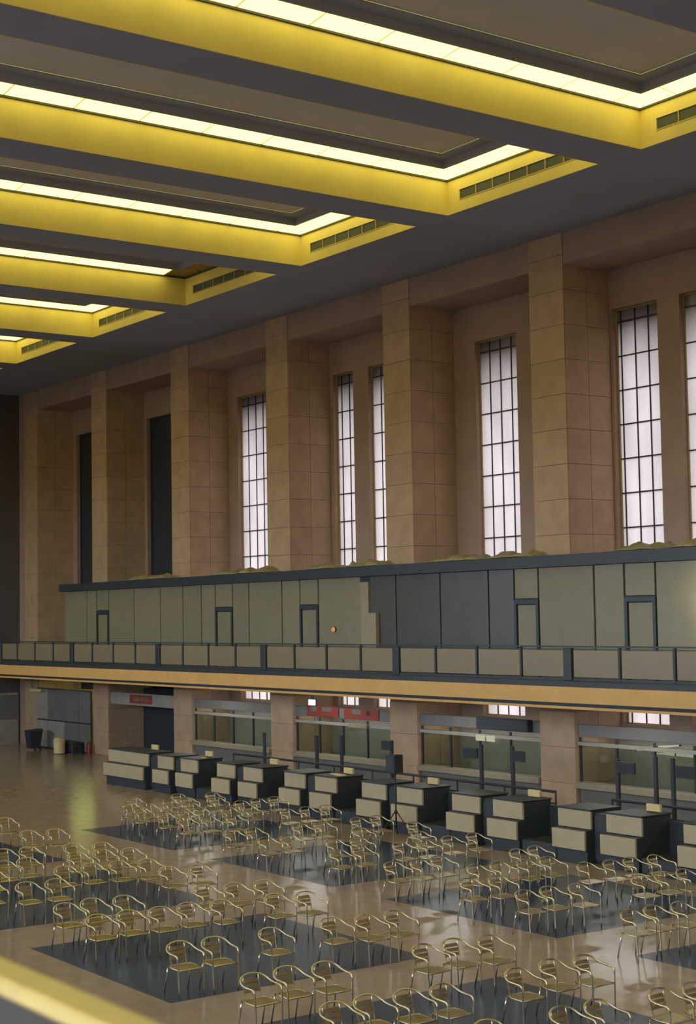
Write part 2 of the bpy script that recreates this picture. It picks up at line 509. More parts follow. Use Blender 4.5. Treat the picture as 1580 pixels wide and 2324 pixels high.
# ------------------------------------------------------------------ gallery in front of the piers
gm = MB()
gm.box(XL, XR, 28.02, YP, 3.60, 4.06)
for b in range(0, 11): gm.box(pier_x(b)+PIER_W, pier_x(b+1), YP, YB, 3.60, 4.06)
gal = struct(gm.build('gallery_slab', 'soffit'))
B(XL, XR, 27.90, 28.02, 3.655, 4.06).build('fascia', 'fascia_tan', gal)
B(XL, XR, 27.97, 28.02, 3.565, 3.655).build('shadow_gap', 'black', gal)  # black strip: the groove's shade is put into its colour
B(XL, XR, 27.92, 28.30, 3.50, 3.565).build('lip', 'fascia_tan', gal)
B(XL, XR, 27.99, 28.50, 4.06, 4.20).build('curb', 'dark_metal', gal)
# railing
YR = 28.35
rl = thing('gallery_railing', 'long gallery railing of olive grey panels between dark posts above the tan stone edge', 'railing', (-37, YR, 4.2))
B(XL, -18, YR-0.02, YR+0.02, 5.06, 5.10).build('top_rail', 'dark_metal', rl)
B(XL, -18, YR-0.018, YR+0.018, 5.0, 5.025).build('under_rail', 'dark_metal', rl)
B(XL, -18, YR-0.03, YR+0.03, 4.2, 4.27).build('bottom_rail', 'dark_metal', rl)
X0R = -29.62; SP = D/4
q = -24
while X0R + SP*q < -18.2:
    xx = X0R + SP*q
    if xx > XL+0.3:
        if q % 4 == 0: BB(xx-0.15, xx+0.15, YR-0.08, YR+0.06, 4.2, 5.05, b=0.015).build('wide_post', 'dark_metal', rl)
        else: BB(xx-0.035, xx+0.035, YR-0.045, YR+0.045, 4.2, 5.06, b=0.01).build('post', 'dark_metal', rl)
        l = 0.15 if q % 4 == 0 else 0.035
        r = 0.15 if (q+1) % 4 == 0 else 0.035
        p = BB(xx+l+0.03, xx+SP-r-0.03, YR-0.012, YR+0.012, 4.29, 4.985, b=0.005).build('railing_panel', 'rail_panel', rl)
    q += 1

# added fill lights under the gallery soffit, out of view, brightening the bays
for b in range(2, 8):
    xm = pier_x(b)+PIER_W+ (D-PIER_W)/2
    t = thing('soffit_fill', 'added fill light on the underside of the gallery, out of view', 'lamp', (xm, 30.2, 3.53), 'added fill lights under the gallery')
    BB(xm-1.3, xm+1.3, 30.1, 30.3, 3.55, 3.60, b=0.01).build('lamp_back', 'dark_metal', t)
    B(xm-1.25, xm+1.25, 30.12, 30.28, 3.53, 3.55).build('diffuser', 'fill_glow', t)

# ------------------------------------------------------------------ office partition standing on the gallery
YF = 29.8
of = thing('gallery_office', 'long olive grey office unit with dark roof standing on the gallery', 'office unit', (-42, YF, 4.06))
B(-62.9, -18, YF-0.18, 31.5, 7.23, 7.55).build('roof', 'dark_metal', of)
B(-62.75, -18, YF+0.06, YF+0.10, 4.06, 7.23).build('backing', 'black', of)
B(-62.75, -62.69, YF, 31.5, 4.06, 7.23).build('end_panel', 'office_panel', of)
def opan(x0, x1, z0=4.12, z1=7.22, m='office_panel'):
    return BB(x0+0.035, x1-0.035, YF, YF+0.06, z0, z1, b=0.006).build('wall_panel', m, of)
def odoor(x0, x1, m='office_panel'):
    f = MB()
    f.box(x0, x0+0.10, YF-0.03, YF+0.06, 4.06, 6.34); f.box(x1-0.10, x1, YF-0.03, YF+0.06, 4.06, 6.34); f.box(x0+0.10, x1-0.10, YF-0.03, YF+0.06, 6.22, 6.34)
    d = f.build('door_frame', 'dark_metal', of)
    lf = BB(x0+0.13, x1-0.13, YF+0.01, YF+0.05, 4.08, 6.19, b=0.006).build('door_leaf', m, d)
    opan(x0, x1, 6.38, 7.22, m)
P = [(-62.7,-60.56),(-60.56,-59.62),('d',-59.62,-58.51),(-58.51,-56.29),(-56.29,-54.08),(-54.08,-52.31),(-52.31,-50.91),(-50.91,-49.88),
     ('d',-49.88,-48.66),(-48.66,-47.54),(-47.54,-45.38),(-45.38,-44.25),('d',-44.25,-43.15),(-43.15,-40.70)]
for t in P:
    if t[0] == 'd': odoor(t[1], t[2])
    else: opan(*t)
for x0, x1 in ((-40.23,-38.85),(-38.85,-36.65),(-36.65,-34.42),(-34.42,-33.30)):
    opan(x0, x1, m='office_dark')
odoor(-33.30, -32.29); opan(-32.29, -30.10); opan(-30.10, -28.98); odoor(-28.98, -27.88); opan(-27.88, -25.7); opan(-25.7, -23.5); opan(-23.5, -21.2); opan(-21.2, -18.0)
BB(-40.68, -40.25, YF-0.05, YF+0.06, 4.08, 7.05, b=0.01).build('pale_column', 'booth_pale', of)
own(tag(BB(-40.24, -39.72, YF-0.16, YF-0.01, 4.9, 6.05, b=0.01).build('notice_board', 'booth_pale'), 'square beige board fixed beside the pale column of the gallery office', 'board'))
# lamp on the office wall just past the frame
lp = thing('wall_lamp', 'bright tube lamp on brackets at the office wall lighting its end panels', 'lamp', (-25.9, YF-0.02, 5.5))
BB(-25.97, -25.83, YF-0.04, YF-0.002, 5.5, 6.9, b=0.01).build('lamp_back', 'dark_metal', lp)
for zz in (5.6, 6.8): MB().tube([(-25.9, YF-0.03, zz), (-25.9, YF-0.36, zz)], 0.015, 6).build('bracket', 'dark_metal', lp)
MB().tube([(-25.9, YF-0.36, 5.55), (-25.9, YF-0.36, 6.85)], 0.04, 10).build('lamp_tube', 'gallery_lamp', lp)
ol = thing('door_lamp', 'small round orange lamp on the gallery office wall beside a door', 'lamp', (-42.2, YF, 5.5))
MB().tube([(-42.2, YF-0.002, 5.53), (-42.2, YF-0.05, 5.53)], 0.10, 14).build('lamp_base', 'dark_metal', ol)
MB().tube([(-42.2, YF-0.05, 5.53), (-42.2, YF-0.09, 5.53), (-42.2, YF-0.11, 5.53)], [0.085, 0.075, 0.03], 14).build('lamp_lens', 'orange_lamp', ol)

# crumpled sheets on the roof
def sheet(x0, x1, seed, label):
    rnd = random.Random(seed)
    nx, ny = 28, 9
    y0, y1 = YF-0.12, YF+0.75
    ph = [rnd.uniform(0, 6.28) for _ in range(8)]
    m = MB(); H = 0.27
    for j in range(ny+1):
        for i in range(nx+1):
            u, v = i/nx, j/ny
            e = min(1, min(u, 1-u)*7) * min(1, min(v, 1-v)*4 + 0.1)
            h = H*(0.42 + 0.30*abs(2*u-1)**1.5 + 0.16*math.sin(9*u+ph[0]+3*v) + 0.12*math.sin(15*u+ph[1]-5*v) + 0.05*math.sin(31*u+ph[2]+8*v) + 0.10*math.sin(14*v+ph[3]))
            m.v.append((x0+(x1-x0)*u + 0.03*math.sin(12*v+ph[4]), y0+(y1-y0)*v + 0.05*math.sin(10*u+ph[5]), 7.552 + max(0.004, e*h)))
    for j in range(ny):
        for i in range(nx):
            a = j*(nx+1)+i
            m.f.append((a, a+1, a+nx+2, a+nx+1)); m.sm.append(True)
    b = len(m.v)
    o = own(tag(m.build('crumpled_sheet', 'sheet'), label, 'plastic sheet', 'crumpled sheets along the office roof'))
    md = o.modifiers.new('thick', 'SOLIDIFY'); md.thickness = 0.01; md.offset = 1
for n, (a, b_) in enumerate(((-56.8,-55.3),(-55.0,-53.5),(-50.2,-48.45),(-48.2,-46.4),(-43.7,-42.0),(-41.55,-39.5),(-37.0,-34.7),(-34.4,-32.5),(-29.3,-27.6),(-27.35,-25.6))):
    sheet(a, b_, n+3, 'crumpled beige plastic sheet lying along the front edge of the gallery office roof')

# ------------------------------------------------------------------ ground floor between the piers
def booth(b, label, glassy=True, ledge=True, top=2.36, head=(2.40, 2.74), headmat='booth_dark'):
    a, c = pier_x(b)+PIER_W+0.02, pier_x(b+1)-0.02
    y = YP+0.12
    t = thing('ticket_booth', label, 'booth', ((a+c)/2, y, 0))
    BB(a, c, y, y+0.10, 0, 0.90, b=0.01).build('base_panel', 'booth_dark', t)
    if ledge:
        BB(a, c, y-0.22, y+0.12, 0.92, 1.10, b=0.015).build('counter_ledge', 'booth_pale', t)
    n = 4
    for q in range(n+1):
        xx = a + 0.03 + (c-a-0.06)*q/n
        B(xx-0.03, xx+0.03, y+0.02, y+0.08, 1.10, top).build('mullion', 'dark_metal', t)
    for q in range(n):
        xa = a + 0.03 + (c-a-0.06)*q/n + 0.03; xb = a + 0.03 + (c-a-0.06)*(q+1)/n - 0.03
        B(xa, xb, y+0.045, y+0.055, 1.12, top-0.10).build('pane', 'booth_glass', t)
    B(a, c, y-0.04, y+0.10, top-0.22, top-0.12).build('light_shelf', 'booth_grey', t)
    BB(a, c, y-0.02, y+0.12, head[0], head[1], b=0.01).build('header', headmat, t)
    B(a, c, 33.38, 33.46, 0, 2.4).build('back_wall', 'booth_grey', t)
    B(a+0.3, c-0.3, 32.3, 32.42, 2.44, 2.48).build('interior_fill', 'booth_fill', t)  # added fill light, hidden behind the header, to brighten the booth interior
    B(a, c, y+0.14, 33.38, 2.49, 2.55).build('booth_ceiling', 'booth_grey', t)
    return t
bt = {}
bt[5] = booth(5, 'glazed booth with pale ledge under the gallery, with two slanted glowing bars')
bt[4] = booth(4, 'glazed booth under the gallery below the single tall bright window with dark header box')
bt[3] = booth(3, 'glazed booth under the gallery with two red signs on its header')
bt[2] = booth(2, 'dim glazed booth beside the pier next to the doorway with one red sign', headmat='booth_dark')
bt[6] = booth(6, 'glazed booth under the gallery beyond the slanted glowing bars')
def sign(x0, x1, y, z0, z1, label, marks):
    t = thing('red_sign', label, 'sign', ((x0+x1)/2, y, z0))
    BB(x0, x1, y-0.03, y, z0, z1, b=0.006).build('plate', 'red', t)
    for (u0, u1, v0, v1, m) in marks:
        B(x0+(x1-x0)*u0, x0+(x1-x0)*u1, y-0.036, y-0.028, z0+(z1-z0)*v0, z0+(z1-z0)*v1).build('print', m, t)
sign(-46.7, -44.75, YP+0.09, 2.42, 2.78, 'wide red sign with a dark picture on the booth header below the exit sign', [(0.12,0.32,0.45,0.95,'booth_dark'),(0.5,0.8,0.5,0.92,'booth_dark')])
sign(-44.4, -42.4, YP+0.09, 2.41, 2.76, 'wide red sign with dark and blue marks next to the pier under the gallery', [(0.25,0.5,0.5,0.95,'booth_dark'),(0.66,0.76,0.45,0.85,'dark_metal')])
# booth 4: dark header box, two cards with brightness put in as emission and a pale bar
own(tag(BB(-37.1, -34.75, YP-0.14, YP+0.08, 2.42, 2.78, b=0.02).build('dark_box', 'black'), 'dark box fixed to the booth header below the single tall window', 'box'))
for x0, x1 in ((-37.35, -36.93), (-36.85, -36.47)):
    own(tag(B(x0, x1, YP+0.058, YP+0.079, 2.03, 2.21).build('glow_card', 'booth_glow'), 'small cream card with added glow inside the booth glass below the dark box', 'card', 'cards with added glow in the booth'))
own(tag(BB(-44.0, -42.95, YP-0.05, YP+0.075, 2.12, 2.26, b=0.01).build('display_box', 'booth_pale'), 'pale display box on the booth glass below the red signs', 'box'))
# slanted glowing bars standing in for bright surfaces in the right booth
def slant_glow(x0, z0, x1, z1, w0, w1, y, label):
    t = thing('glow_bar', label, 'lamp', ((x0+x1)/2, y, min(z0, z1)-max(w0, w1)))
    MB().hexa([(x0,y-0.02,z0-w0),(x1,y-0.02,z1-w1),(x1,y+0.02,z1-w1),(x0,y+0.02,z0-w0),(x0,y-0.02,z0),(x1,y-0.02,z1),(x1,y+0.02,z1),(x0,y+0.02,z0)]).build('diffuser', 'booth_glow', t)
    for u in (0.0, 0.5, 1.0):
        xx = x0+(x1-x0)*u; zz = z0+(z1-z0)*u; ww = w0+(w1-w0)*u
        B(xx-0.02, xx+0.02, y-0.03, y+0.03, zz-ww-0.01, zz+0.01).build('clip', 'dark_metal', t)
slant_glow(-30.72, 2.20, -29.1, 2.35, 0.12, 0.03, YP+0.26, 'upper slanted bar with added glow behind the booth glass')
slant_glow(-30.2, 2.06, -28.5, 2.22, 0.02, 0.20, YP+0.36, 'lower slanted bar with added glow behind the booth glass, wider at one end')

# doorway bay with the red sign
a, c = pier_x(1)+PIER_W+0.02, pier_x(2)-0.02
hd = thing('doorway_header', 'pale header board above the wide dark doorway between two piers', 'header', ((a+c)/2, YP+0.15, 2.28))
BB(a, c, YP+0.10, YP+0.25, 2.28, 2.80, b=0.01).build('header_board', 'booth_grey', hd)
B(a, c, 33.36, 33.46, 0, 2.9).build('dark_sheet', 'black', hd)  # black sheet standing in for the darkness beyond the doorway
sign(-60.3, -58.35, YP+0.09, 2.38, 2.74, 'red sign with dark lettering above the wide dark doorway', [(0.2,0.45,0.25,0.75,'booth_dark'),(0.52,0.62,0.3,0.7,'booth_dark'),(0.7,0.85,0.3,0.75,'booth_dark')])
# exit sign
ex = thing('exit_sign', 'small glowing white and cyan exit sign hung below the gallery', 'sign', (-46.2, 31.55, 2.80))
BB(-46.38, -46.02, 31.53, 31.60, 2.80, 3.00, b=0.008).build('lightbox', 'exit_lit', ex)
B(-46.39, -46.01, 31.60, 31.62, 2.79, 3.01).build('box_back', 'dark_metal', ex)
B(-46.21, -46.19, 31.56, 31.58, 3.01, 3.60).build('hanger', 'dark_metal', ex)

# the bay at the far end
a, c = XL+0.02, pier_x(1)-0.02
fb = thing('far_screen', 'grey panelled screen under the gallery at the far end of the hall', 'screen', ((a+c)/2, 31.4, 0))
for q, (u0, u1, m) in enumerate(((-69.5,-68.2,'booth_grey'),(-68.2,-66.4,'booth_grey'),(-66.4,-64.9,'booth_dark'),(-64.9,-63.75,'booth_dark'))):
    BB(u0+0.02, u1-0.02, 31.5, 31.56, 0.05, 1.28, b=0.008).build('lower_panel', m, fb)
    BB(u0+0.02, u1-0.02, 31.5, 31.56, 1.34, 2.75, b=0.008).build('upper_panel', 'booth_dark' if q else 'booth_grey', fb)
B(-69.5, -63.75, 31.57, 31.60, 0, 2.80).build('frame', 'dark_metal', fb)
gl = thing('green_tube_lamp', 'yellow green tube lamp under the gallery behind the far screen, mirrored in the floor', 'lamp', (-66.3, 32.6, 3.52))
BB(-66.62, -65.98, 31.8, 33.4, 3.55, 3.60, b=0.01).build('lamp_back', 'dark_metal', gl)
B(-66.58, -66.02, 31.85, 33.35, 3.52, 3.55).build('diffuser', 'green_lamp', gl)
lb = thing('light_box', 'small cream light box hung under the gallery above the far screen', 'light box', (-69.1, 31.3, 2.62))
BB(-69.65, -68.6, 31.24, 31.36, 2.62, 2.74, b=0.01).build('box_body', 'cream', lb)
for xx in (-69.5, -68.75): B(xx-0.01, xx+0.01, 31.29, 31.31, 2.74, 3.60).build('hanger', 'dark_metal', lb)
dr = struct(B(XL, XL+0.05, 30.3, 31.5, 0, 2.5).build('door_1', 'booth_grey'))
B(XL+0.05, XL+0.08, 30.36, 31.44, 1.2, 2.4).build('pane', 'booth_dark', dr)
# bins
bn = thing('litter_bin', 'cream cylindrical litter bin with domed lid on the hall floor near the far end', 'bin', (-64.8, 30.5, 0))
MB().lathe([(0.25,0.02),(0.26,0.05),(0.26,0.56),(0.25,0.58)], 20, -64.8, 30.5).build('bin_body', 'cream', bn)
MB().lathe([(0.27,0.58),(0.27,0.62),(0.20,0.70),(0.06,0.74)], 20, -64.8, 30.5).build('bin_lid', 'cream', bn)
MB().lathe([(0.27,0.0),(0.27,0.02)], 20, -64.8, 30.5).build('bin_foot', 'dark_metal', bn)
wb = thing('wheeled_bin', 'black wheeled bin standing against the screen at the far end', 'bin', (-67.75, 30.6, 0))
MB().hexa([(-68.0,30.35,0.08),(-67.5,30.35,0.08),(-67.5,30.8,0.08),(-68.0,30.8,0.08),(-68.08,30.28,0.85),(-67.42,30.28,0.85),(-67.42,30.88,0.85),(-68.08,30.88,0.85)]).build('bin_body', 'black', wb)
MB().hexa([(-68.1,30.26,0.85),(-67.4,30.26,0.85),(-67.4,30.92,0.85),(-68.1,30.92,0.85),(-68.05,30.30,0.90),(-67.45,30.30,0.90),(-67.45,30.9,0.96),(-68.05,30.9,0.96)]).build('bin_lid', 'counter_dark', wb)
for xx in (-68.04, -67.46): MB().tube([(xx-0.03, 30.78, 0.09), (xx+0.03, 30.78, 0.09)], 0.09, 12).build('wheel', 'black', wb)
bl = thing('storage_trunk', 'low dark trunk on the floor beside the far pier', 'trunk', (-65.2, 31.15, 0))
BB(-66.1, -64.3, 30.88, 31.42, 0, 0.42, b=0.02).build('trunk_body', 'black', bl)
BB(-66.12, -64.28, 30.86, 31.44, 0.42, 0.50, b=0.015).build('trunk_lid', 'counter_dark', bl)
rp = thing('red_canister', 'small red fire extinguisher at the foot of the far pier', 'fire extinguisher', (-63.55, 31.35, 0))
MB().lathe([(0.09,0.0),(0.10,0.02),(0.10,0.42),(0.06,0.50),(0.035,0.52)], 14, -63.55, 31.35).build('cylinder', 'red', rp)
MB().tube([(-63.55,31.35,0.51),(-63.55,31.35,0.58),(-63.47,31.33,0.60)], 0.018, 7).build('valve', 'black', rp)
MB().tube([(-63.55,31.30,0.55),(-63.53,31.22,0.45),(-63.52,31.22,0.2)], 0.014, 6).build('hose', 'black', rp)

# ------------------------------------------------------------------ check-in desks
def desk(x0, x1, label, group, wide=False):
    t = thing('check_in_desk', label, 'desk', ((x0+x1)/2, 26.6, 0), group)
    BB(x0+0.05, x1-0.02, 26.26, 27.3, 0, 0.31, b=0.01).build('plinth', 'counter_dark', t)
    BB(x0, x1, 26.21, 27.35, 0.31, 0.80, b=0.01).build('lower_body', 'counter_dark', t)
    BB(x0, x1, 26.43, 27.35, 0.80, 1.24, b=0.01).build('upper_body', 'counter_dark', t)
    BB(x0, x1, 26.15, 26.21, 0.335, 0.785, b=0.008).build('lower_front_panel', 'counter_panel', t)
    BB(x0, x1, 26.37, 26.43, 0.815, 1.245, b=0.008).build('upper_front_panel', 'counter_panel', t)
    BB(x0-0.02, x1+0.02, 26.34, 27.38, 1.245, 1.285, b=0.01).build('desk_top', 'counter_dark', t)
    return t
DESKS = [(-48.16,-47.07),(-46.55,-45.43),(-44.17,-43.07),(-42.53,-41.44),(-40.16,-39.05),(-38.51,-37.42),(-36.15,-35.02),(-34.51,-33.39),(-32.12,-31.0),(-30.48,-29.36),(-28.08,-26.96),(-26.45,-25.32),(-24.06,-22.94),(-22.43,-21.31)]
DISP = (-45.95, -41.9, -37.85, -33.85, -29.75, -25.65)
desk(-51.88, -48.85, 'extra wide check-in desk with beige front panels at the far end of the desk row', None)
for d0, d1 in DESKS:
    if abs(d0+34.51) < 0.01: lab, grp = 'check-in desk with beige panels behind the loudspeaker stand', None
    elif abs(d0+38.51) < 0.01: lab, grp = 'check-in desk with beige panels and a curled yellow sheet of paper on top', None
    elif any(d0 < q < d1 for q in DISP): lab, grp = 'check-in desk with beige panels and a small cream display box on top', 'check-in desks with a display box'
    else: lab, grp = 'check-in desk with two beige front panels and an empty top', 'check-in desks with an empty top'
    desk(d0, d1, lab, grp)
def bridge(x0, x1, wide):
    t = thing('baggage_scale' if wide else 'desk_divider', 'low black baggage scale between two check-in desks' if wide else 'narrow black divider joining two check-in desks', 'scale' if wide else 'divider', ((x0+x1)/2, 26.7, 0), 'baggage scales between desks' if wide else 'dividers between desks')
    if wide:
        BB(x0+0.03, x1-0.03, 26.3, 27.25, 0, 0.36, b=0.02).build('scale_bed', 'counter_dark', t)
        BB(x0+0.03, x1-0.03, 27.25, 27.33, 0, 1.12, b=0.01).build('back_panel', 'counter_dark', t)
        BB(x0+0.03+(x1-x0)*0.55, x0+0.03+(x1-x0)*0.63, 27.21, 27.25, 0.5, 0.95, b=0.005).build('pale_strip', 'booth_grey', t)
    else:
        BB(x0+0.03, x1-0.03, 26.5, 27.3, 0, 1.20, b=0.01).build('divider_body', 'counter_dark', t)
        BB(x0+0.03, x1-0.03, 26.46, 26.5, 0.1, 1.15, b=0.006).build('divider_front', 'counter_dark', t)
alld = [(-51.88,-48.85)] + DESKS
for q in range(len(alld)-1):
    g0, g1 = alld[q][1], alld[q+1][0]
    bridge(g0, g1, g1-g0 > 0.9)
# small signs on the desks
for x in (-49.75, -45.95, -41.9, -37.85, -33.85, -29.75, -25.65):
    t = thing('desk_display', 'small cream display box standing on a check-in desk top', 'display', (x, 27.15, 1.287), 'display boxes on the desks')
    BB(x-0.10, x+0.10, 27.08, 27.22, 1.287, 1.30, b=0.004).build('foot', 'dark_metal', t)
    BB(x-0.22, x+0.22, 27.11, 27.19, 1.30, 1.47, b=0.01).build('display_case', 'cream', t)
# glossy papers catching the light
own(tag(MB().hexa([(-38.3,26.75,1.289),(-37.55,26.55,1.289),(-37.45,26.75,1.289),(-38.15,26.95,1.289),(-38.3,26.75,1.297),(-37.55,26.55,1.30),(-37.45,26.75,1.33),(-38.15,26.95,1.30)]).build('paper_sheet', 'cream'), 'curled yellow sheet of paper on the check-in desk behind the loudspeaker stand', 'paper'))
own(tag(MB().hexa([(-45.72,26.65,1.289),(-45.5,26.6,1.289),(-45.47,26.75,1.289),(-45.68,26.82,1.289),(-45.72,26.65,1.292),(-45.5,26.6,1.295),(-45.47,26.75,1.34),(-45.68,26.82,1.30)]).build('paper_slip', 'cream'), 'small folded paper slip beside a desk display near the far end', 'paper'))
# black barrier rails behind the desks
def barrier(x0, x1, z, label, n):
    t = thing('barrier_rail', label, 'railing', ((x0+x1)/2, 27.65, 0))
    MB().tube([(x0,27.65,z),(x1,27.65,z)], 0.035, 8).build('rail', 'black', t)
    MB().tube([(x0,27.65,z-0.30),(x1,27.65,z-0.30)], 0.02, 8).build('lower_rail', 'black', t)
    for q in range(n):
        xx = x0+(x1-x0)*q/(n-1)
        MB().tube([(xx,27.65,0),(xx,27.65,z)], 0.025, 8).build('post', 'black', t)
barrier(-45.2, -29.5, 1.40, 'long black barrier rail behind the check-in desks', 9)
barrier(-27.5, -19.5, 1.37, 'short black barrier rail behind the desks before the slanted glowing bars', 5)
# monitors on poles
def mon_pole(x, h, mx0, mx1, mz0, mz1, label):
    t = thing('monitor_pole', label, 'monitor', (x, 28.8, 0))
    BB(x-0.25, x+0.25, 28.6, 29.0, 0, 0.04, b=0.01).build('foot_plate', 'black', t)
    BB(x-0.055, x+0.055, 28.76, 28.84, 0.04, h, b=0.01).build('pole', 'dark_metal', t)
    if mx0 is not None:
        mo = BB(mx0, mx1, 28.68, 28.76, mz0, mz1, b=0.012).build('monitor', 'counter_dark', t)
        B(mx0+0.03, mx1-0.03, 28.674, 28.681, mz0+0.03, mz1-0.03).build('screen', 'black', mo)
mon_pole(-33.73, 2.28, -34.42, -33.80, 1.90, 2.18, 'tall dark pole with a small dark monitor in front of the dark header box')
mon_pole(-32.41, 2.32, -32.33, -31.83, 1.92, 2.21, 'dark pole with a squarish monitor where the long barrier rail nears its end')
mon_pole(-28.42, 2.22, -28.36, -27.74, 1.89, 2.17, 'dark pole carrying a monitor in front of the booth with slanted glowing bars')
mon_pole(-26.55, 2.36, -26.36, -25.75, 1.91, 2.20, 'dark pole carrying a monitor beyond the slanted glowing bars')
mon_pole(-37.90, 2.18, -38.28, -37.84, 1.88, 2.16, 'dark pole with a monitor against the pier behind the loudspeaker')
mon_pole(-40.52, 2.20, None, 0, 0, 0, 'bare dark pole behind the desks in front of the booth with red signs')
mon_pole(-41.91, 2.12, None, 0, 0, 0, 'bare dark pole behind the desks below the exit sign')
mon_pole(-27.12, 2.36, None, 0, 0, 0, 'bare dark pole behind the desks in front of the slanted glowing bars')
mon_pole(-45.05, 2.05, None, 0, 0, 0, 'bare dark pole at the far end of the barrier rail')
# loudspeaker on tripod, standing between chairs and desks
sx, sy = -33.75, 25.75
st = thing('speaker_stand', 'black tripod stand carrying a loudspeaker in front of the check-in desks', 'stand', (sx, sy, 0))
MB().tube([(sx,sy,0.25),(sx,sy,1.72)], 0.022, 8).build('pole', 'black', st)
MB().tube([(sx,sy,0.62),(sx,sy,0.72)], 0.04, 8).build('collar', 'black', st)
for q in range(3):
    an = math.radians(20+120*q)
    MB().tube([(sx+0.03*math.cos(an), sy+0.03*math.sin(an), 0.68), (sx+0.55*math.cos(an), sy+0.55*math.sin(an), 0.012)], 0.016, 7).build('leg', 'black', st)
    MB().tube([(sx,sy,0.28), (sx+0.28*math.cos(an), sy+0.28*math.sin(an), 0.36)], 0.010, 6).build('brace', 'black', st)
sp = thing('loudspeaker', 'black box loudspeaker on top of a tripod stand', 'loudspeaker', (sx, sy, 1.70))
MB().hexa([(sx-0.20,sy-0.16,1.72),(sx+0.20,sy-0.16,1.72),(sx+0.14,sy+0.16,1.72),(sx-0.14,sy+0.16,1.72),(sx-0.20,sy-0.16,2.20),(sx+0.20,sy-0.16,2.20),(sx+0.14,sy+0.16,2.20),(sx-0.14,sy+0.16,2.20)]).build('cabinet', 'black', sp)
B(sx-0.17, sx+0.17, sy-0.172, sy-0.16, 1.75, 2.17).build('grille', 'counter_dark', sp)

# ------------------------------------------------------------------ chairs
def chair_proto():
    t = thing('aluminium_armchair', 'silver aluminium armchair with slatted seat and back, set out in rows on the hall floor', 'chair', (0,0,0), 'aluminium armchairs in rows')
    half = [(0.235,-0.222,0.0),(0.228,-0.232,0.30),(0.222,-0.238,0.56),(0.212,-0.242,0.625),(0.180,-0.246,0.655),(0.12,-0.252,0.663),(0.02,-0.256,0.668),
            (-0.08,-0.252,0.685),(-0.155,-0.232,0.722),(-0.205,-0.186,0.760),(-0.232,-0.105,0.787)]
    path = half + [(-0.242,0,0.797)] + [(x,-y,z) for x,y,z in reversed(half)]
    # smooth the path
    def cr(pts, sub):
        out = []
        P_ = [Vector(p) for p in pts]
        for i in range(len(P_)-1):
            p0, p1, p2, p3 = P_[max(i-1,0)], P_[i], P_[i+1], P_[min(i+2,len(P_)-1)]
            for k in range(sub):
                s = k/sub
                out.append(0.5*((2*p1)+(p2-p0)*s+(2*p0-5*p1+4*p2-p3)*s*s+(3*p1-p0-3*p2+p3)*s**3))
        out.append(P_[-1]); return out
    pts = cr(path, 2)
    rad = []
    for p in pts:
        rad.append(0.0135 if p.z < 0.6 or abs(p.y) < 0.2 else 0.016)
    MB().tube(pts, rad, 7).build('hoop_frame', 'aluminium', t)
    for s in (-1, 1):
        MB().tube([(-0.16,0.205*s,0.44),(-0.20,0.210*s,0.25),(-0.265,0.215*s,0.0)], 0.0125, 7).build('rear_leg', 'aluminium', t)
        MB().tube([(-0.165,0.135*s,0.445),(-0.19,0.14*s,0.55),(-0.222,0.14*s,0.68),(-0.228,0.13*s,0.783)], 0.010, 6).build('back_support', 'aluminium', t)
    ring = [(0.215,-0.212,0.43),(0.225,-0.12,0.432),(0.225,0.12,0.432),(0.215,0.212,0.43),(0.0,0.222,0.437),(-0.15,0.215,0.44),(-0.185,0.12,0.44),(-0.185,-0.12,0.44),(-0.15,-0.215,0.44),(0.0,-0.222,0.437)]
    MB().tube(ring, 0.0125, 6, closed=True).build('seat_rim', 'aluminium', t)
    for k in range(6):
        x = -0.145 + k*0.066
        m = MB(); w = 0.205 if k else 0.185
        m.hexa([(x-0.026,-w,0.440),(x+0.026,-w,0.438),(x+0.026,w,0.438),(x-0.026,w,0.440),(x-0.026,-w,0.446),(x+0.026,-w,0.444),(x+0.026,w,0.444),(x-0.026,w,0.446)])
        m.build('seat_slat', 'slat_alu', t)
    for z, x in ((0.555,-0.188),(0.625,-0.204),(0.695,-0.220)):
        m = MB()
        N = 4
        for q in range(N):
            ya, yb = -0.15+0.30*q/N, -0.15+0.30*(q+1)/N
            def bx(y): return x - 0.012*(1-(y/0.15)**2)
            m.hexa([(bx(ya),ya,z-0.026),(bx(yb),yb,z-0.026),(bx(yb)-0.006,yb,z-0.026),(bx(ya)-0.006,ya,z-0.026),
                    (bx(ya)-0.010,ya,z+0.026),(bx(yb)-0.010,yb,z+0.026),(bx(yb)-0.016,yb,z+0.026),(bx(ya)-0.016,ya,z+0.026)])
        m.build('back_slat', 'slat_alu', t)
    return t
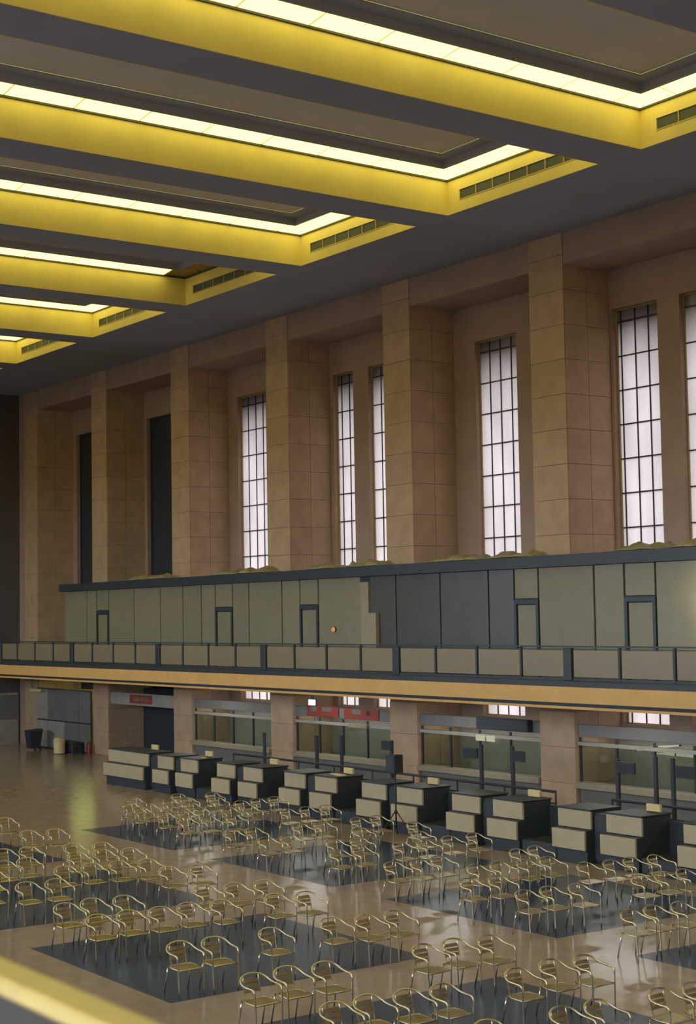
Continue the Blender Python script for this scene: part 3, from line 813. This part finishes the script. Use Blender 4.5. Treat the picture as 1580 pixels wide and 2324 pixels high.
# front arm bend of every chair on the floor plan (x along the hall, y towards the desks)
ARM = [(-39.39,22.94),(-39.35,21.08),(-39.28,22.31),(-38.83,21.34),(-38.72,17.06),(-38.13,22.35),(-37.7,24.87),(-37.69,24.32),(-37.54,23.64),(-36.71,20.73),(-36.64,21.32),(-36.49,22.62),
 (-36.37,23.13),(-35.98,16.57),(-35.76,17.03),(-35.43,20.68),(-35.25,21.21),(-35.11,23.68),(-35.07,24.23),(-34.98,24.72),(-34.95,21.75),(-33.41,14.73),(-33.34,15.28),(-33.1,16.33),(-32.82,16.88),
 (-32.55,20.31),(-32.53,20.86),(-32.39,22.2),(-32.31,22.77),(-32.3,23.92),(-32.27,24.53),(-31.84,14.6),(-31.8,15.84),(-31.74,16.38),(-31.69,14.0),(-31.56,16.93),(-30.92,20.25),(-30.88,20.83),
 (-30.74,22.83),(-30.72,13.32),(-30.63,24.45),(-30.15,15.36),(-30.05,15.92),(-29.86,16.48),(-29.53,21.22),(-29.38,21.8),(-29.3,12.77),(-29.3,23.55),(-28.88,13.24),(-28.82,13.83),(-28.65,16.38),(-28.45,16.95),
 (-28.2,20.39),(-28.18,22.14),(-28.16,20.97),(-28.15,24.3),(-28.13,23.52),(-28.06,22.72),(-26.36,13.46),(-26.23,12.87),(-26.22,14.05),(-26.15,15.79),(-26.02,16.36),(-26.0,20.25),(-25.94,21.44),(-25.89,16.93),(-25.88,20.85),
 (-25.64,23.95),(-25.57,23.36),(-24.83,12.83),(-24.83,13.42),(-24.78,14.62),(-24.75,14.0),(-24.62,15.2),(-24.57,21.35),(-24.54,21.92),(-24.45,16.29),(-24.38,22.48),(-24.34,23.05),(-24.29,16.87),(-23.36,20.12),(-23.26,23.18),
 (-23.21,20.69),(-23.12,24.35),(-23.11,23.76),(-21.9,15.8),(-21.89,12.8),(-21.85,14.51),(-21.82,13.38),(-21.71,20.1),(-21.7,16.38),(-21.69,20.67),(-21.67,16.95),(-21.54,21.24),(-21.44,22.86),(-21.38,23.44),
 (-19.27,13.13),(-19.23,12.55),(-19.19,15.68),(-19.18,16.26),(-19.15,13.71),(-19.08,20.72),(-19.05,20.13),(-19.02,16.84),(-17.11,13.03),(-17.09,16.42),(-17.06,12.45),(-17.01,13.61),(-16.98,15.64),(-16.98,17.0),(-16.95,14.2),
 (-14.95,14.63),(-14.92,15.21),(-14.82,16.34),
 # partly hidden or cut by the frame
 (-38.65,16.45),(-15.05,13.4),(-14.75,16.93),(-21.36,24.03),(-19.0,21.3),(-23.0,24.93),(-40.4,21.75),(-40.35,23.2),(-38.1,20.75),(-36.9,21.95),(-39.9,24.1),(-38.75,23.55),(-33.5,14.17),(-30.2,14.72)]
ARM = [list(p) for p in ARM]
ALONE = min(ARM, key=lambda p: (p[0]+21.85)**2+(p[1]-14.51)**2)
for _ in range(60):
    for i in range(len(ARM)):
        for j in range(i):
            dx_, dy_ = ARM[i][0]-ARM[j][0], ARM[i][1]-ARM[j][1]
            if abs(dx_) < 0.62 and abs(dy_) < 0.60:
                px_, py_ = 0.62-abs(dx_), 0.60-abs(dy_)
                if py_ < px_:
                    k_ = 0.51*py_ if dy_ >= 0 else -0.51*py_
                    ARM[i][1] += k_; ARM[j][1] -= k_
                else:
                    k_ = 0.51*px_ if dx_ >= 0 else -0.51*px_
                    ARM[i][0] += k_; ARM[j][0] -= k_
proto = chair_proto()
chairs = []
for i, (x, y) in enumerate(ARM):
    o = proto if i == 0 else copy_tree(proto)
    rz = random.uniform(-0.03, 0.05)
    dx, dy = 0.212, 0.242
    o.location = (x - dx*math.cos(rz) + dy*math.sin(rz), y - dx*math.sin(rz) - dy*math.cos(rz), 0.003)
    o.rotation_euler[2] = rz
    cx_, cy_ = o.location.x, o.location.y
    dark = any(x0 < cx_ < x0+5.25 and y0 < cy_ < y1 for y0, y1, off in ((12.1,17.2,-27.0),(20.0,25.0,-26.65)) for x0 in [off+7.2*n for n in range(-2,4)])
    if (x, y) == tuple(ALONE):
        o['label'] = 'silver aluminium armchair standing alone in the middle of a dark floor panel'
    else:
        where = 'near the check-in desks' if cy_ > 18.5 else 'away from the check-in desks'
        o['label'] = 'silver aluminium armchair %s, on %s' % (where, 'a dark floor panel' if dark else 'brown floor')
        o['group'] = 'aluminium armchairs %s, on %s' % (where, 'dark panels' if dark else 'brown floor')

# ------------------------------------------------------------------ gallery on the camera's side
gs = struct(B(XL, XR, YO, 1.46, 4.05, 4.35).build('gallery_slab_left', 'soffit'))
pr = struct(B(XL, XR, 1.35, 1.42, 4.35, 5.21).build('trim_2', 'parapet'))
BB(XL, XR, 1.335, 1.432, 5.21, 5.25, b=0.01).build('rail_cap', 'rail_cap', pr)
